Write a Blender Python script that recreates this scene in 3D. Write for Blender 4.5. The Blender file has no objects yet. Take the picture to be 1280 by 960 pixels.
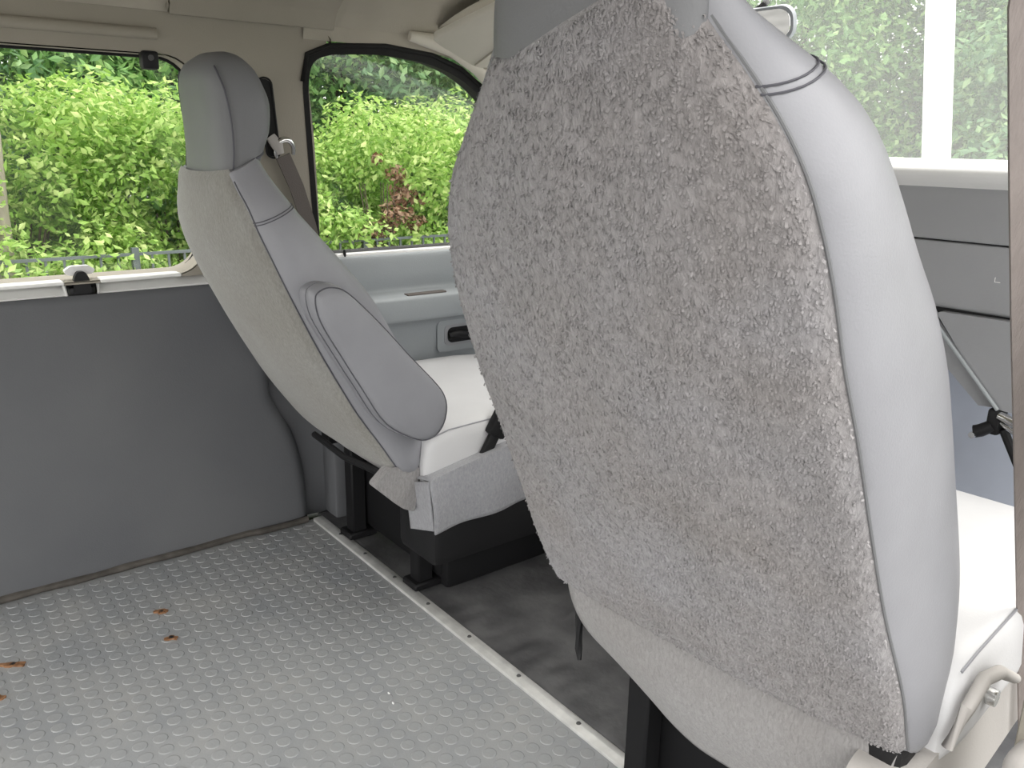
import bpy, bmesh, math, random
from mathutils import Vector, Matrix, noise

scene = bpy.context.scene
COL = scene.collection
PI = math.pi
random.seed(7)

# ------------------------------------------------------------------ camera
CAM = Vector((1.12, 0.0, 1.0))
YAW, PITCH, ROLL, FPX = math.radians(52), math.radians(16), math.radians(1.0), 1050.0
F = Vector((-math.sin(YAW) * math.cos(PITCH), math.cos(YAW) * math.cos(PITCH), -math.sin(PITCH)))
R = Vector((math.cos(YAW), math.sin(YAW), 0))
U = R.cross(F)
R2 = R * math.cos(ROLL) + U * math.sin(ROLL)
U2 = -R * math.sin(ROLL) + U * math.cos(ROLL)
cd = bpy.data.cameras.new('camera')
cam = bpy.data.objects.new('camera', cd)
COL.objects.link(cam)
m = Matrix((R2, U2, -F)).transposed().to_4x4()
m.translation = CAM
cam.matrix_world = m
cd.sensor_width = 36
cd.lens = 36 * FPX / 1280
cd.clip_start = 0.02
scene.camera = cam

# ------------------------------------------------------------------ sky, sun, exposure
world = bpy.data.worlds.new('overcast_sky')
scene.world = world
world.use_nodes = True
bg = world.node_tree.nodes['Background']
bg.inputs[0].default_value = (1.0, 0.985, 0.96, 1)
bg.inputs[1].default_value = 2.3
sd = bpy.data.lights.new('sun', 'SUN')
sd.energy = 2.8
sd.angle = math.radians(50)
sd.color = (1, 0.97, 0.9)
sun = bpy.data.objects.new('sun', sd)
COL.objects.link(sun)
sun.rotation_euler = Vector((-0.15, -0.55, -1)).to_track_quat('-Z', 'Y').to_euler()
vs_ = scene.view_settings
vs_.view_transform = 'Standard'
vs_.look = 'None'
vs_.gamma = 1
vs_.use_curve_mapping = False
vs_.exposure = 0.4


# ------------------------------------------------------------------ materials
def mat(name, col, rough=0.6, spec=0.3, var=0.0, vscale=8.0, col2=None, bump=0.0, bscale=200.0,
        metal=0.0, stretch=(1, 1, 1), coat=0.0, detail=4, bump2=None):
    M = bpy.data.materials.new(name)
    M.use_nodes = True
    nt = M.node_tree
    b = nt.nodes['Principled BSDF']
    b.inputs['Base Color'].default_value = (*col, 1)
    b.inputs['Roughness'].default_value = rough
    b.inputs['Specular IOR Level'].default_value = spec
    b.inputs['Metallic'].default_value = metal
    if coat:
        b.inputs['Coat Weight'].default_value = coat
        b.inputs['Coat Roughness'].default_value = 0.3
    tc = nt.nodes.new('ShaderNodeTexCoord')
    mp = nt.nodes.new('ShaderNodeMapping')
    mp.inputs['Scale'].default_value = stretch
    nt.links.new(tc.outputs['Object'], mp.inputs['Vector'])
    if var or col2:
        n = nt.nodes.new('ShaderNodeTexNoise')
        n.inputs['Scale'].default_value = vscale
        n.inputs['Detail'].default_value = detail
        nt.links.new(mp.outputs[0], n.inputs['Vector'])
        r = nt.nodes.new('ShaderNodeValToRGB')
        r.color_ramp.elements[0].position = 0.32
        r.color_ramp.elements[1].position = 0.68
        if col2 is None:
            col2 = tuple(c * (1 + var) for c in col)
            c1 = tuple(c * (1 - var) for c in col)
        else:
            c1 = col
        r.color_ramp.elements[0].color = (*c1, 1)
        r.color_ramp.elements[1].color = (*col2, 1)
        nt.links.new(n.outputs['Fac'], r.inputs[0])
        nt.links.new(r.outputs[0], b.inputs['Base Color'])
    if bump:
        n2 = nt.nodes.new('ShaderNodeTexNoise')
        n2.inputs['Scale'].default_value = bscale
        n2.inputs['Detail'].default_value = 3
        nt.links.new(mp.outputs[0], n2.inputs['Vector'])
        bp = nt.nodes.new('ShaderNodeBump')
        bp.inputs['Strength'].default_value = min(1.0, bump)
        bp.inputs['Distance'].default_value = 0.004
        nt.links.new(n2.outputs['Fac'], bp.inputs['Height'])
        nt.links.new(bp.outputs[0], b.inputs['Normal'])
    return M


def carpet_mat(name, c_lo, c_hi, dirt=None, pile=150.0, strength=1.0, dist=0.006):
    """worn nap: elongated tufts as relief, big soft stains in colour"""
    M = bpy.data.materials.new(name)
    M.use_nodes = True
    nt = M.node_tree
    b = nt.nodes['Principled BSDF']
    b.inputs['Roughness'].default_value = 0.95
    b.inputs['Specular IOR Level'].default_value = 0.1
    b.inputs['Sheen Weight'].default_value = 0.25
    b.inputs['Sheen Roughness'].default_value = 0.6
    tc = nt.nodes.new('ShaderNodeTexCoord')
    mp = nt.nodes.new('ShaderNodeMapping')
    mp.inputs['Scale'].default_value = (1.0, 0.8, 0.42)
    nt.links.new(tc.outputs['Object'], mp.inputs['Vector'])
    n = nt.nodes.new('ShaderNodeTexNoise')
    n.inputs['Scale'].default_value = pile
    n.inputs['Detail'].default_value = 5
    n.inputs['Roughness'].default_value = 0.6
    n.inputs['Distortion'].default_value = 0.6
    nt.links.new(mp.outputs[0], n.inputs['Vector'])
    n3 = nt.nodes.new('ShaderNodeTexNoise')
    n3.inputs['Scale'].default_value = 5
    n3.inputs['Detail'].default_value = 5
    nt.links.new(tc.outputs['Object'], n3.inputs['Vector'])
    r = nt.nodes.new('ShaderNodeValToRGB')
    r.color_ramp.elements[0].position = 0.3
    r.color_ramp.elements[1].position = 0.7
    r.color_ramp.elements[0].color = (*c_lo, 1)
    r.color_ramp.elements[1].color = (*c_hi, 1)
    nt.links.new(n.outputs['Fac'], r.inputs[0])
    r3 = nt.nodes.new('ShaderNodeValToRGB')
    r3.color_ramp.elements[0].position = 0.35
    r3.color_ramp.elements[1].position = 0.7
    r3.color_ramp.elements[0].color = (1, 1, 1, 1)
    r3.color_ramp.elements[1].color = (*(dirt or (0.86, 0.83, 0.79)), 1)
    nt.links.new(n3.outputs['Fac'], r3.inputs[0])
    mx = nt.nodes.new('ShaderNodeMix')
    mx.data_type = 'RGBA'
    mx.blend_type = 'MULTIPLY'
    mx.inputs[0].default_value = 1
    nt.links.new(r.outputs[0], mx.inputs[6])
    nt.links.new(r3.outputs[0], mx.inputs[7])
    nt.links.new(mx.outputs[2], b.inputs['Base Color'])
    bp = nt.nodes.new('ShaderNodeBump')
    bp.inputs['Strength'].default_value = strength
    bp.inputs['Distance'].default_value = dist
    nt.links.new(n.outputs['Fac'], bp.inputs['Height'])
    nt.links.new(bp.outputs[0], b.inputs['Normal'])
    return M


def glass_mat(name, haze=0.0, gloss=0.06, tint=(1, 1, 1)):
    M = bpy.data.materials.new(name)
    M.use_nodes = True
    nt = M.node_tree
    nt.nodes.remove(nt.nodes['Principled BSDF'])
    out = nt.nodes['Material Output']
    t = nt.nodes.new('ShaderNodeBsdfTransparent')
    t.inputs[0].default_value = (*tint, 1)
    g = nt.nodes.new('ShaderNodeBsdfGlossy')
    g.inputs['Roughness'].default_value = 0.03
    mx = nt.nodes.new('ShaderNodeMixShader')
    mx.inputs[0].default_value = gloss
    nt.links.new(t.outputs[0], mx.inputs[1])
    nt.links.new(g.outputs[0], mx.inputs[2])
    last = mx
    if haze:
        d = nt.nodes.new('ShaderNodeBsdfTranslucent')
        d.inputs[0].default_value = (0.95, 0.97, 0.97, 1)
        mh = nt.nodes.new('ShaderNodeMixShader')
        mh.inputs[0].default_value = haze
        nt.links.new(mx.outputs[0], mh.inputs[1])
        nt.links.new(d.outputs[0], mh.inputs[2])
        last = mh
    nt.links.new(last.outputs[0], out.inputs[0])
    return M


def leaf_mat(name, c1, c2, c3, trans=0.35):
    M = bpy.data.materials.new(name)
    M.use_nodes = True
    nt = M.node_tree
    b = nt.nodes['Principled BSDF']
    out = nt.nodes['Material Output']
    b.inputs['Roughness'].default_value = 0.45
    b.inputs['Specular IOR Level'].default_value = 0.4
    g = nt.nodes.new('ShaderNodeNewGeometry')
    r = nt.nodes.new('ShaderNodeValToRGB')
    e = r.color_ramp.elements
    e[0].position = 0.0
    e[0].color = (*c1, 1)
    e[1].position = 1.0
    e[1].color = (*c3, 1)
    k = e.new(0.55)
    k.color = (*c2, 1)
    nt.links.new(g.outputs['Random Per Island'], r.inputs[0])
    nt.links.new(r.outputs[0], b.inputs['Base Color'])
    t = nt.nodes.new('ShaderNodeBsdfTranslucent')
    nt.links.new(r.outputs[0], t.inputs[0])
    mx = nt.nodes.new('ShaderNodeMixShader')
    mx.inputs[0].default_value = trans
    nt.links.new(b.outputs[0], mx.inputs[1])
    nt.links.new(t.outputs[0], mx.inputs[2])
    nt.links.new(mx.outputs[0], out.inputs[0])
    return M


M_VINYL = mat('grey_vinyl', (0.285, 0.288, 0.31), 0.42, 0.4, var=0.04, vscale=14, bump=0.10, bscale=420)
M_VINYL_D = mat('grey_vinyl_head', (0.175, 0.178, 0.186), 0.5, 0.4, var=0.04, vscale=10, bump=0.10, bscale=420)
M_CUSHION = mat('seat_vinyl_daylit', (0.62, 0.62, 0.63), 0.45, 0.4, var=0.03, vscale=9, bump=0.08, bscale=300)  # seat vinyl lightened to paint in the daylight bleaching the cushions
M_SEAM = mat('stitch_grey', (0.10, 0.10, 0.115), 0.7)
M_CARPET = carpet_mat('seat_back_carpet', (0.228, 0.222, 0.232), (0.37, 0.362, 0.378), (0.86, 0.82, 0.77), 260, 0.8, 0.004)
M_CARPET_F = carpet_mat('seat_back_velour', (0.24, 0.237, 0.222), (0.33, 0.326, 0.308), (0.85, 0.83, 0.79), 260, 0.5, 0.003)
M_SKIRT = carpet_mat('skirt_carpet', (0.25, 0.243, 0.243), (0.345, 0.337, 0.337), (0.9, 0.88, 0.86), 260, 0.6, 0.004)
M_FLAP = carpet_mat('flap_cloth', (0.28, 0.285, 0.305), (0.38, 0.385, 0.41), (0.93, 0.92, 0.92), 260, 0.5, 0.003)
M_BLACK = mat('black_plastic', (0.012, 0.012, 0.013), 0.5, 0.3, bump=0.1, bscale=300)
M_BLACKM = mat('black_metal', (0.010, 0.010, 0.011), 0.6, 0.2)
M_RUBBERSEAL = mat('black_rubber', (0.014, 0.014, 0.014), 0.7, 0.2)
M_WALL = mat('wall_vinyl_grey', (0.115, 0.119, 0.128), 0.58, 0.3, col2=(0.135, 0.139, 0.146), vscale=3, bump=0.12, bscale=320)
M_LEDGE = mat('ledge_daylit_white', (0.85, 0.85, 0.83), 0.6)  # near-white base colour stands in for daylight overexposing the ledge
M_MAT = mat('studded_rubber', (0.29, 0.305, 0.322), 0.46, 0.9, col2=(0.37, 0.375, 0.375), vscale=7, bump=0.08, bscale=240)
M_FRONTMAT = mat('front_black_rubber', (0.055, 0.055, 0.058), 0.5, 0.4, col2=(0.13, 0.13, 0.133), vscale=9, bump=0.3, bscale=60)
M_RUST = mat('rust_stain', (0.36, 0.20, 0.11), 0.9, 0.1, col2=(0.16, 0.08, 0.04), vscale=90)
M_METAL = mat('brushed_aluminium', (0.74, 0.74, 0.72), 0.42, 0.5, metal=0.5, var=0.12, vscale=30, bump=0.1, bscale=150)
M_SCREW = mat('screw_steel', (0.10, 0.10, 0.10), 0.5, 0.5, metal=0.6)
M_CHROME = mat('chrome', (0.75, 0.75, 0.74), 0.12, 0.5, metal=1.0)
M_BEIGE = mat('beige_trim', (0.33, 0.305, 0.255), 0.65, 0.25, var=0.04, vscale=5, bump=0.15, bscale=300)
M_HEAD = mat('headliner_beige', (0.42, 0.39, 0.33), 0.9, 0.1, var=0.05, vscale=8, bump=0.2, bscale=350)
M_VISOR = mat('visor_cream', (0.66, 0.63, 0.55), 0.8, 0.15, var=0.03, vscale=6)
M_PIPING = mat('brown_grey_piping', (0.085, 0.078, 0.07), 0.8, 0.15, var=0.25, vscale=30)
M_DOOR = mat('door_grey', (0.34, 0.365, 0.38), 0.55, 0.3, var=0.03, vscale=6, bump=0.1, bscale=300)
M_DASH = mat('dash_grey', (0.33, 0.335, 0.35), 0.55, 0.3, var=0.03, vscale=6, bump=0.1, bscale=300)
M_DASHTOP = mat('dash_pad_daylit', (0.80, 0.80, 0.80), 0.6, 0.25, bump=0.1, bscale=300)  # near-white base paints in the overexposed top of the grey pad
M_TOE = mat('toe_board_blue_grey', (0.55, 0.59, 0.68), 0.8, 0.15, var=0.05, vscale=8)
M_BELT = mat('taupe_webbing', (0.30, 0.265, 0.25), 0.8, 0.2, var=0.06, vscale=120, stretch=(1, 1, 0.1), bump=0.3, bscale=500)
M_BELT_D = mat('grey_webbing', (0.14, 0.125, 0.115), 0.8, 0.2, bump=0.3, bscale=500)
M_PLASTIC = mat('grey_beige_plastic', (0.44, 0.42, 0.40), 0.55, 0.3, bump=0.08, bscale=300)
M_WHITE = mat('white_plastic', (0.82, 0.82, 0.82), 0.4, 0.4)
M_WHITEPOST = mat('white_paint', (0.92, 0.92, 0.92), 0.5, 0.3)
M_BODY = mat('white_body_paint', (0.8, 0.8, 0.8), 0.35, 0.5)
M_GLASS = glass_mat('side_glass', 0.0, 0.025)
M_WSHIELD = glass_mat('dusty_windshield', 0.09, 0.04)
M_MIRROR = mat('mirror_glass', (0.8, 0.8, 0.8), 0.02, 0.5, metal=1.0)
M_MIRRORH = mat('mirror_housing', (0.30, 0.32, 0.35), 0.4, 0.4)
M_GROUND = mat('asphalt', (0.16, 0.16, 0.155), 0.9, 0.2, var=0.2, vscale=3, bump=0.5, bscale=60)
M_GRASS = mat('grass_bank', (0.10, 0.19, 0.04), 0.9, 0.1, col2=(0.20, 0.22, 0.08), vscale=4, bump=0.8, bscale=30)
M_BARK = mat('bark_pale', (0.34, 0.31, 0.25), 0.9, 0.1, var=0.3, vscale=12, stretch=(1, 1, 0.25), bump=0.6, bscale=30)
M_BARKD = mat('bark_dark', (0.10, 0.08, 0.06), 0.9, 0.1, var=0.3, vscale=12, bump=0.6, bscale=30)
M_FENCE = mat('fence_grey_iron', (0.11, 0.13, 0.135), 0.5, 0.4)
M_LEAF_L = leaf_mat('leaf_yellow_green', (0.20, 0.36, 0.07), (0.38, 0.58, 0.14), (0.68, 0.78, 0.34), 0.5)
M_LEAF_M = leaf_mat('leaf_mid_green', (0.13, 0.27, 0.09), (0.25, 0.45, 0.15), (0.45, 0.62, 0.26), 0.45)
M_LEAF_D = leaf_mat('leaf_deep_green', (0.08, 0.18, 0.08), (0.17, 0.32, 0.14), (0.33, 0.48, 0.22), 0.4)
M_LEAF_B = leaf_mat('leaf_dead_brown', (0.18, 0.09, 0.05), (0.28, 0.16, 0.10), (0.42, 0.30, 0.20), 0.2)


# ------------------------------------------------------------------ helpers
def link(o, parent=None):
    COL.objects.link(o)
    if parent is not None:
        o.parent = parent
    return o


def tag(o, label=None, cat=None, group=None, kind=None):
    if label:
        o['label'] = label
    if cat:
        o['category'] = cat
    if group:
        o['group'] = group
    if kind:
        o['kind'] = kind
    return o


def thing(name, label, cat, loc=(0, 0, 0), rotz=0.0, group=None, kind=None):
    o = bpy.data.objects.new(name, None)
    o.empty_display_size = 0.05
    link(o)
    o.location = loc
    o.rotation_euler = (0, 0, rotz)
    return tag(o, label, cat, group, kind)


def obj(name, bm, m, parent=None, smooth=True, recalc=True):
    """world-space bmesh -> object; children of an Empty are moved to its frame"""
    if recalc:
        bmesh.ops.recalc_face_normals(bm, faces=bm.faces)
    me = bpy.data.meshes.new(name)
    bm.to_mesh(me)
    bm.free()
    if smooth:
        me.polygons.foreach_set('use_smooth', [True] * len(me.polygons))
        try:
            me.set_sharp_from_angle(angle=math.radians(42))
        except Exception:
            pass
    me.materials.append(m)
    o = bpy.data.objects.new(name, me)
    return link(o, parent)


def inframe(o, root):
    """mesh was built in world space; express it in root's frame"""
    inv = Matrix.Rotation(-root.rotation_euler.z, 4, 'Z') @ Matrix.Translation(-Vector(root.location))
    o.data.transform(inv)
    return o


def box_bm(lo, hi, bevel=0.0, seg=2, bm=None):
    own = bm is None
    t = bmesh.new()
    lo = Vector(lo)
    hi = Vector(hi)
    bmesh.ops.create_cube(t, size=1)
    for v in t.verts:
        v.co = Vector(((v.co.x + .5) * (hi.x - lo.x) + lo.x, (v.co.y + .5) * (hi.y - lo.y) + lo.y,
                       (v.co.z + .5) * (hi.z - lo.z) + lo.z))
    if bevel:
        bmesh.ops.bevel(t, geom=list(t.edges), offset=bevel, segments=seg, affect='EDGES', profile=0.5)
    if own:
        return t
    merge(bm, t)
    return bm


def merge(bm, t):
    me = bpy.data.meshes.new('tmp')
    t.to_mesh(me)
    t.free()
    bm.from_mesh(me)
    bpy.data.meshes.remove(me)


def tube_bm(pts, r, n=8, bm=None, closed=False):
    bm = bm or bmesh.new()
    pts = [Vector(p) for p in pts]
    rs = r if isinstance(r, (list, tuple)) else [r] * len(pts)
    rings = []
    up = Vector((0.123, 0.31, 0.94)).normalized()
    for i, p in enumerate(pts):
        if closed:
            d = pts[(i + 1) % len(pts)] - pts[i - 1]
        else:
            d = pts[min(i + 1, len(pts) - 1)] - pts[max(i - 1, 0)]
        d.normalize()
        a = d.cross(up)
        if a.length < 0.15:
            a = d.cross(Vector((1, 0, 0)))
        a.normalize()
        b = d.cross(a)
        rings.append([bm.verts.new(p + (a * math.cos(2 * PI * k / n) + b * math.sin(2 * PI * k / n)) * rs[i]) for k in range(n)])
    m = len(rings)
    for i in range(m if closed else m - 1):
        A, B = rings[i], rings[(i + 1) % m]
        for k in range(n):
            bm.faces.new((A[k], A[(k + 1) % n], B[(k + 1) % n], B[k]))
    if not closed:
        bm.faces.new(rings[0])
        bm.faces.new(rings[-1][::-1])
    return bm


def loft_bm(loops, cap0=True, cap1=True, bm=None, closed=True):
    bm = bm or bmesh.new()
    V = [[bm.verts.new(p) for p in L] for L in loops]
    n = len(V[0])
    for A, B in zip(V[:-1], V[1:]):
        for k in range(n if closed else n - 1):
            bm.faces.new((A[k], A[(k + 1) % n], B[(k + 1) % n], B[k]))
    if cap0:
        bm.faces.new(V[0][::-1])
    if cap1:
        bm.faces.new(V[-1])
    return bm


def grid_bm(fn, nu, nv, bm=None):
    bm = bm or bmesh.new()
    V = [[bm.verts.new(fn(i / (nu - 1), j / (nv - 1))) for i in range(nu)] for j in range(nv)]
    for j in range(nv - 1):
        for i in range(nu - 1):
            bm.faces.new((V[j][i], V[j][i + 1], V[j + 1][i + 1], V[j + 1][i]))
    return bm


def solidify(o, t, off=-1):
    md = o.modifiers.new('thickness', 'SOLIDIFY')
    md.thickness = t
    md.offset = off
    return o


def rrect(y0, y1, z0, z1, r, n=6):
    """rounded rectangle; r = radii for corners (y1z1, y0z1, y0z0, y1z0)"""
    if not isinstance(r, (list, tuple)):
        r = [r] * 4
    out = []
    for (cy, cz, a0), q in zip(((y1, z1, 0), (y0, z1, 90), (y0, z0, 180), (y1, z0, 270)), r):
        sy = 1 if cy == y1 else -1
        sz = 1 if cz == z1 else -1
        for k in range(n + 1):
            a = math.radians(a0 + 90 * k / n)
            out.append((cy - sy * q + q * math.cos(a), cz - sz * q + q * math.sin(a)))
    return out


def round_poly(pts, r, n=5):
    out = []
    N = len(pts)
    for i in range(N):
        p = Vector(pts[i])
        a = Vector(pts[i - 1]) - p
        b = Vector(pts[(i + 1) % N]) - p
        q = r[i] if isinstance(r, (list, tuple)) else r
        qa = min(q, a.length * .49, b.length * .49)
        A = p + a.normalized() * qa
        B = p + b.normalized() * qa
        for k in range(n + 1):
            t = k / n
            out.append(tuple(A * (1 - t) ** 2 + p * 2 * t * (1 - t) + B * t * t))
    return out


def plate_bm(outer, holes, to3d, nrm, thick):
    """flat plate with holes, extruded by thick along -nrm"""
    bm = bmesh.new()
    for L in [outer] + list(holes):
        vs = [bm.verts.new((p[0], p[1], 0)) for p in L]
        for i in range(len(vs)):
            bm.edges.new((vs[i], vs[(i + 1) % len(vs)]))
    bmesh.ops.triangle_fill(bm, use_beauty=True, use_dissolve=False, edges=list(bm.edges))
    for v in bm.verts:
        v.co = Vector(to3d(v.co.x, v.co.y))
    ret = bmesh.ops.extrude_face_region(bm, geom=list(bm.faces))
    nv = [g for g in ret['geom'] if isinstance(g, bmesh.types.BMVert)]
    bmesh.ops.translate(bm, verts=nv, vec=-Vector(nrm) * thick)
    return bm


def prism_bm(poly, fn0, fn1):
    """closed polygon lofted between two placement functions"""
    return loft_bm([[fn0(*p) for p in poly], [fn1(*p) for p in poly]])


def cr(xs, ys, x):
    """smooth (Catmull-Rom) table lookup"""
    if x <= xs[0]:
        return ys[0]
    if x >= xs[-1]:
        return ys[-1]
    i = 0
    while xs[i + 1] < x:
        i += 1
    def sl(k):
        if k == 0 or k == len(xs) - 1:
            return 0 if len(xs) < 3 else (ys[min(k + 1, len(xs) - 1)] - ys[max(k - 1, 0)]) / (xs[min(k + 1, len(xs) - 1)] - xs[max(k - 1, 0)])
        a = (ys[k] - ys[k - 1]) / (xs[k] - xs[k - 1])
        b = (ys[k + 1] - ys[k]) / (xs[k + 1] - xs[k])
        return 0 if a * b <= 0 else 2 * a * b / (a + b)
    h = xs[i + 1] - xs[i]
    t = (x - xs[i]) / h
    m0, m1 = sl(i) * h, sl(i + 1) * h
    return ((2 * t ** 3 - 3 * t * t + 1) * ys[i] + (t ** 3 - 2 * t * t + t) * m0 +
            (-2 * t ** 3 + 3 * t * t) * ys[i + 1] + (t ** 3 - t * t) * m1)


# ------------------------------------------------------------------ van shell
LX = lambda z: -0.88 + 0.12 * (z - 0.70)         # inner face of the upper side wall (leans inward)
LN = Vector((1, 0, -0.12)).normalized()

tag(obj('floor', box_bm((-0.97, -1.25, -0.09), (0.90, 2.1, -0.012)), M_BLACKM, smooth=False), kind='structure')

# lower side panel, vinyl covered, with the rounded front end and the daylight-whitened ledge
def wall_front(z):
    return cr([0, .10, .19, .25, .31, .38, .7], [.866, .862, .849, .832, .80, .775, .77], z)

def wall_x(z):
    return cr([0, .20, .38, .55, .665], [-.884, -.876, -.872, -.885, -.893], z)

def wall_fn(s, t):
    z = t * 0.665
    yf = wall_front(z)
    if s < 0.85:
        return Vector((wall_x(z), -1.25 + (yf - .03 + 1.25) * s / .85, z))
    a = (s - .85) / .15 * PI / 2
    e = 0.03
    return Vector((wall_x(z) - e * 1.6 * (1 - math.cos(a)) - (.02 if s > .999 else 0), yf - e + e * math.sin(a), z))

wl = obj('wall_left', grid_bm(wall_fn, 60, 40), M_WALL)
solidify(wl, 0.01, -1)
tag(wl, kind='structure')

# upper side wall: beige trim around the rear side window
WIN1 = rrect(-0.42, 0.645, 0.694, 1.168, [.075, .075, .06, .07], 8)
outer = [(-1.25, .70), (.60, .70), (.60, 1.30), (-1.25, 1.30)]
outer = [(-1.25, .690), (.93, .690), (.93, .80), (.915, 1.0), (.897, 1.15), (.905, 1.19), (.945, 1.212), (.945, 1.26), (-1.25, 1.26)]
up = obj('window_trim', plate_bm(outer, [WIN1], lambda y, z: (LX(z), y, z), LN, 0.075), M_BEIGE, wl)
# ledge below the window
def ledge_fn(s, t):
    y = -1.25 + s * (0.80 + 1.25)
    xs = [wall_x(.655), wall_x(.665) + .002, wall_x(.665) - .006, -.925, -.955]
    zs = [.655, .667, .672, .684, .689]
    return Vector((cr([0, .2, .4, .8, 1], xs, t), y, cr([0, .2, .4, .8, 1], zs, t) + (0.0)))
# split the ledge round the latch notch
def ledge_piece(y0, y1):
    def fn(s, t):
        p = ledge_fn(0, t)
        p.y = y0 + (y1 - y0) * s
        # rises slightly into the front corner of the window
        k = max(0, (p.y - .55) / .2)
        p.z += .03 * k * k * t
        p.x += .02 * k * k * t
        return p
    return grid_bm(fn, 20, 9)
lb = ledge_piece(-1.25, .342)
merge(lb, ledge_piece(.410, .80))
obj('ledge', lb, M_LEDGE, wl)
nb = bmesh.new()       # the notch: sunk tray with pale rim
for lo, hi in (((-.915, .346, .652), (-.889, .406, .656)),):
    box_bm(lo, hi, 0, 1, nb)
obj('notch_floor', nb, M_BLACK, wl, smooth=False)
nr = bmesh.new()
tube_bm([(-.905, .341, .697), (-.889, .3445, .656), (-.888, .407, .656), (-.905, .411, .697)], 0.0045, 8, nr)
obj('notch_rim', nr, M_LEDGE, wl)
nk = bmesh.new()
box_bm((-.965, .338, .640), (-.922, .414, .690), 0, 1, nk)
box_bm((-.925, .338, .640), (-.893, .343, .664), 0, 1, nk)
box_bm((-.925, .409, .640), (-.893, .414, .664), 0, 1, nk)
obj('notch_back', nk, M_BLACK, wl, smooth=False)

# cloth piping along the floor edge
pts = []
for i in range(90):
    y = -1.2 + i * (0.855 + 1.2) / 89
    pts.append((-.872 + .004 * noise.noise((y * 7, 0, 0)) + (.006 if y > .7 else 0), y, .008 + .004 * noise.noise((y * 5, 3, 0))))
tag(obj('trim_1', tube_bm(pts, [.0085 + .0025 * noise.noise((i * .4, 9, 0)) for i in range(90)], 8), M_PIPING), kind='structure')

# B-pillar foot behind the panel end
bp = grid_bm(lambda s, t: Vector((cr([0, .5, 1], [-.95, -.93, -.90], s), .70 + .35 * s, t * .70)), 10, 4)
o = obj('pillar_foot', bp, M_WALL, wl)
solidify(o, .02)
obj('pillar_kick', box_bm((-.91, .925, .0), (-.832, 1.02, .50), .01, 2), M_WALL, wl)

# rear side window
w1 = obj('window_1', plate_bm(WIN1, [], lambda y, z: (LX(z) - .064, y, z), LN, 0.005), M_GLASS, smooth=False)
tag(w1, kind='structure')
gl = [Vector((LX(z) - .060, y, z)) for y, z in WIN1]
obj('gasket', tube_bm(gl, .006, 8, closed=True), M_RUBBERSEAL, w1)
# beige reveal between trim and gasket; white lower strip paints in blown-out daylight
def band(loop_in, dx0, dx1, grow=0.0):
    cy = sum(p[0] for p in loop_in) / len(loop_in)
    cz = sum(p[1] for p in loop_in) / len(loop_in)
    A = [Vector((LX(z) + dx0, y + (grow if y > cy else -grow), z + (grow if z > cz else -grow))) for y, z in loop_in]
    B = [Vector((LX(z) + dx1, y, z)) for y, z in loop_in]
    return loft_bm([A, B], False, False)
obj('reveal', band(WIN1, .0005, -.062, -.0025), M_BEIGE, w1)
lr = box_bm((-.944, -.36, .690), (-.877, .340, .6985), .002, 1)
box_bm((-.944, .412, .690), (-.877, .585, .6985), .002, 1, lr)
obj('daylit_strip', lr, M_LEDGE, w1)

# raised pillar cover and the roof cove above
def cove(x_off, y0, y1, zb, ny=6):
    prof = [(LX(zb), zb), (LX(1.22) + .0, 1.215), (LX(1.25) + .004, 1.25), (-.79, 1.285), (-.745, 1.315), (-.66, 1.337), (-.4, 1.35), (0, 1.355)]
    prof = [p for p in prof if p[1] >= zb]
    def fn(s, t):
        k = t * (len(prof) - 1)
        i = min(int(k), len(prof) - 2)
        f = k - i
        x = prof[i][0] * (1 - f) + prof[i + 1][0] * f
        z = prof[i][1] * (1 - f) + prof[i + 1][1] * f
        return Vector((x + x_off, y0 + (y1 - y0) * s, z - x_off * .4))
    return grid_bm(fn, ny, 29)
ceil = obj('ceiling', cove(0.0, -1.25, 1.42, 1.25), M_HEAD)
tag(ceil, kind='structure')
rb = grid_bm(lambda s, t: Vector((cr([0, .5, .8, 1], [0, .6, .78, .86], t), -1.25 + 2.67 * s, cr([0, .5, .8, 1], [1.355, 1.345, 1.31, 1.24], t))), 6, 12)
obj('headliner_side', rb, M_HEAD, ceil)
rf = grid_bm(lambda s, t: Vector((-.9 + 1.8 * t, -1.27 + 2.75 * s, 1.40 + .06 * math.sin(PI * t) - .15 * abs(2 * t - 1) ** 6)), 4, 24)
obj('roof_skin', rf, M_BODY, ceil)
hr_ = grid_bm(lambda s, t: Vector((LX(1.22) + .005 + .006 * t, .885 + .48 * s, 1.222 + .04 * t - .035 * max(0, (s - .55) / .45) ** 2)), 16, 5)
obj('header_rail', hr_, M_HEAD, ceil)
# rail line over the window, lighter lip
obj('roof_rail', tube_bm([(LX(1.2) + .004, y, 1.205) for y in (-1.2, -.5, 0, .3, .56)], .012, 10), M_BEIGE, ceil)

# the pillar cover: a shallow raised shell with rounded edges
pc_out = [(.585, 1.275), (.60, 1.20), (.66, 1.15), (.69, 1.05), (.70, .85), (.70, .68), (.915, .68), (.915, .80), (.900, 1.0), (.883, 1.15), (.895, 1.20), (.95, 1.225), (.955, 1.275)]
pc_out = round_poly(pc_out, [.0, .04, .04, .04, .04, 0, 0, .04, .04, .03, .03, 0, 0], 4)
pil = obj('trim_2', plate_bm(pc_out, [], lambda y, z: (LX(z) + .014, y, z), LN, 0.03), M_BEIGE)
bv = pil.modifiers.new('round', 'BEVEL')
bv.width = .012
bv.segments = 3
bv.limit_method = 'ANGLE'
bv.angle_limit = math.radians(50)
tag(pil, kind='structure')
obj('cove_cover', cove(.012, .585, .955, 1.25), M_BEIGE, pil)

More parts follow.
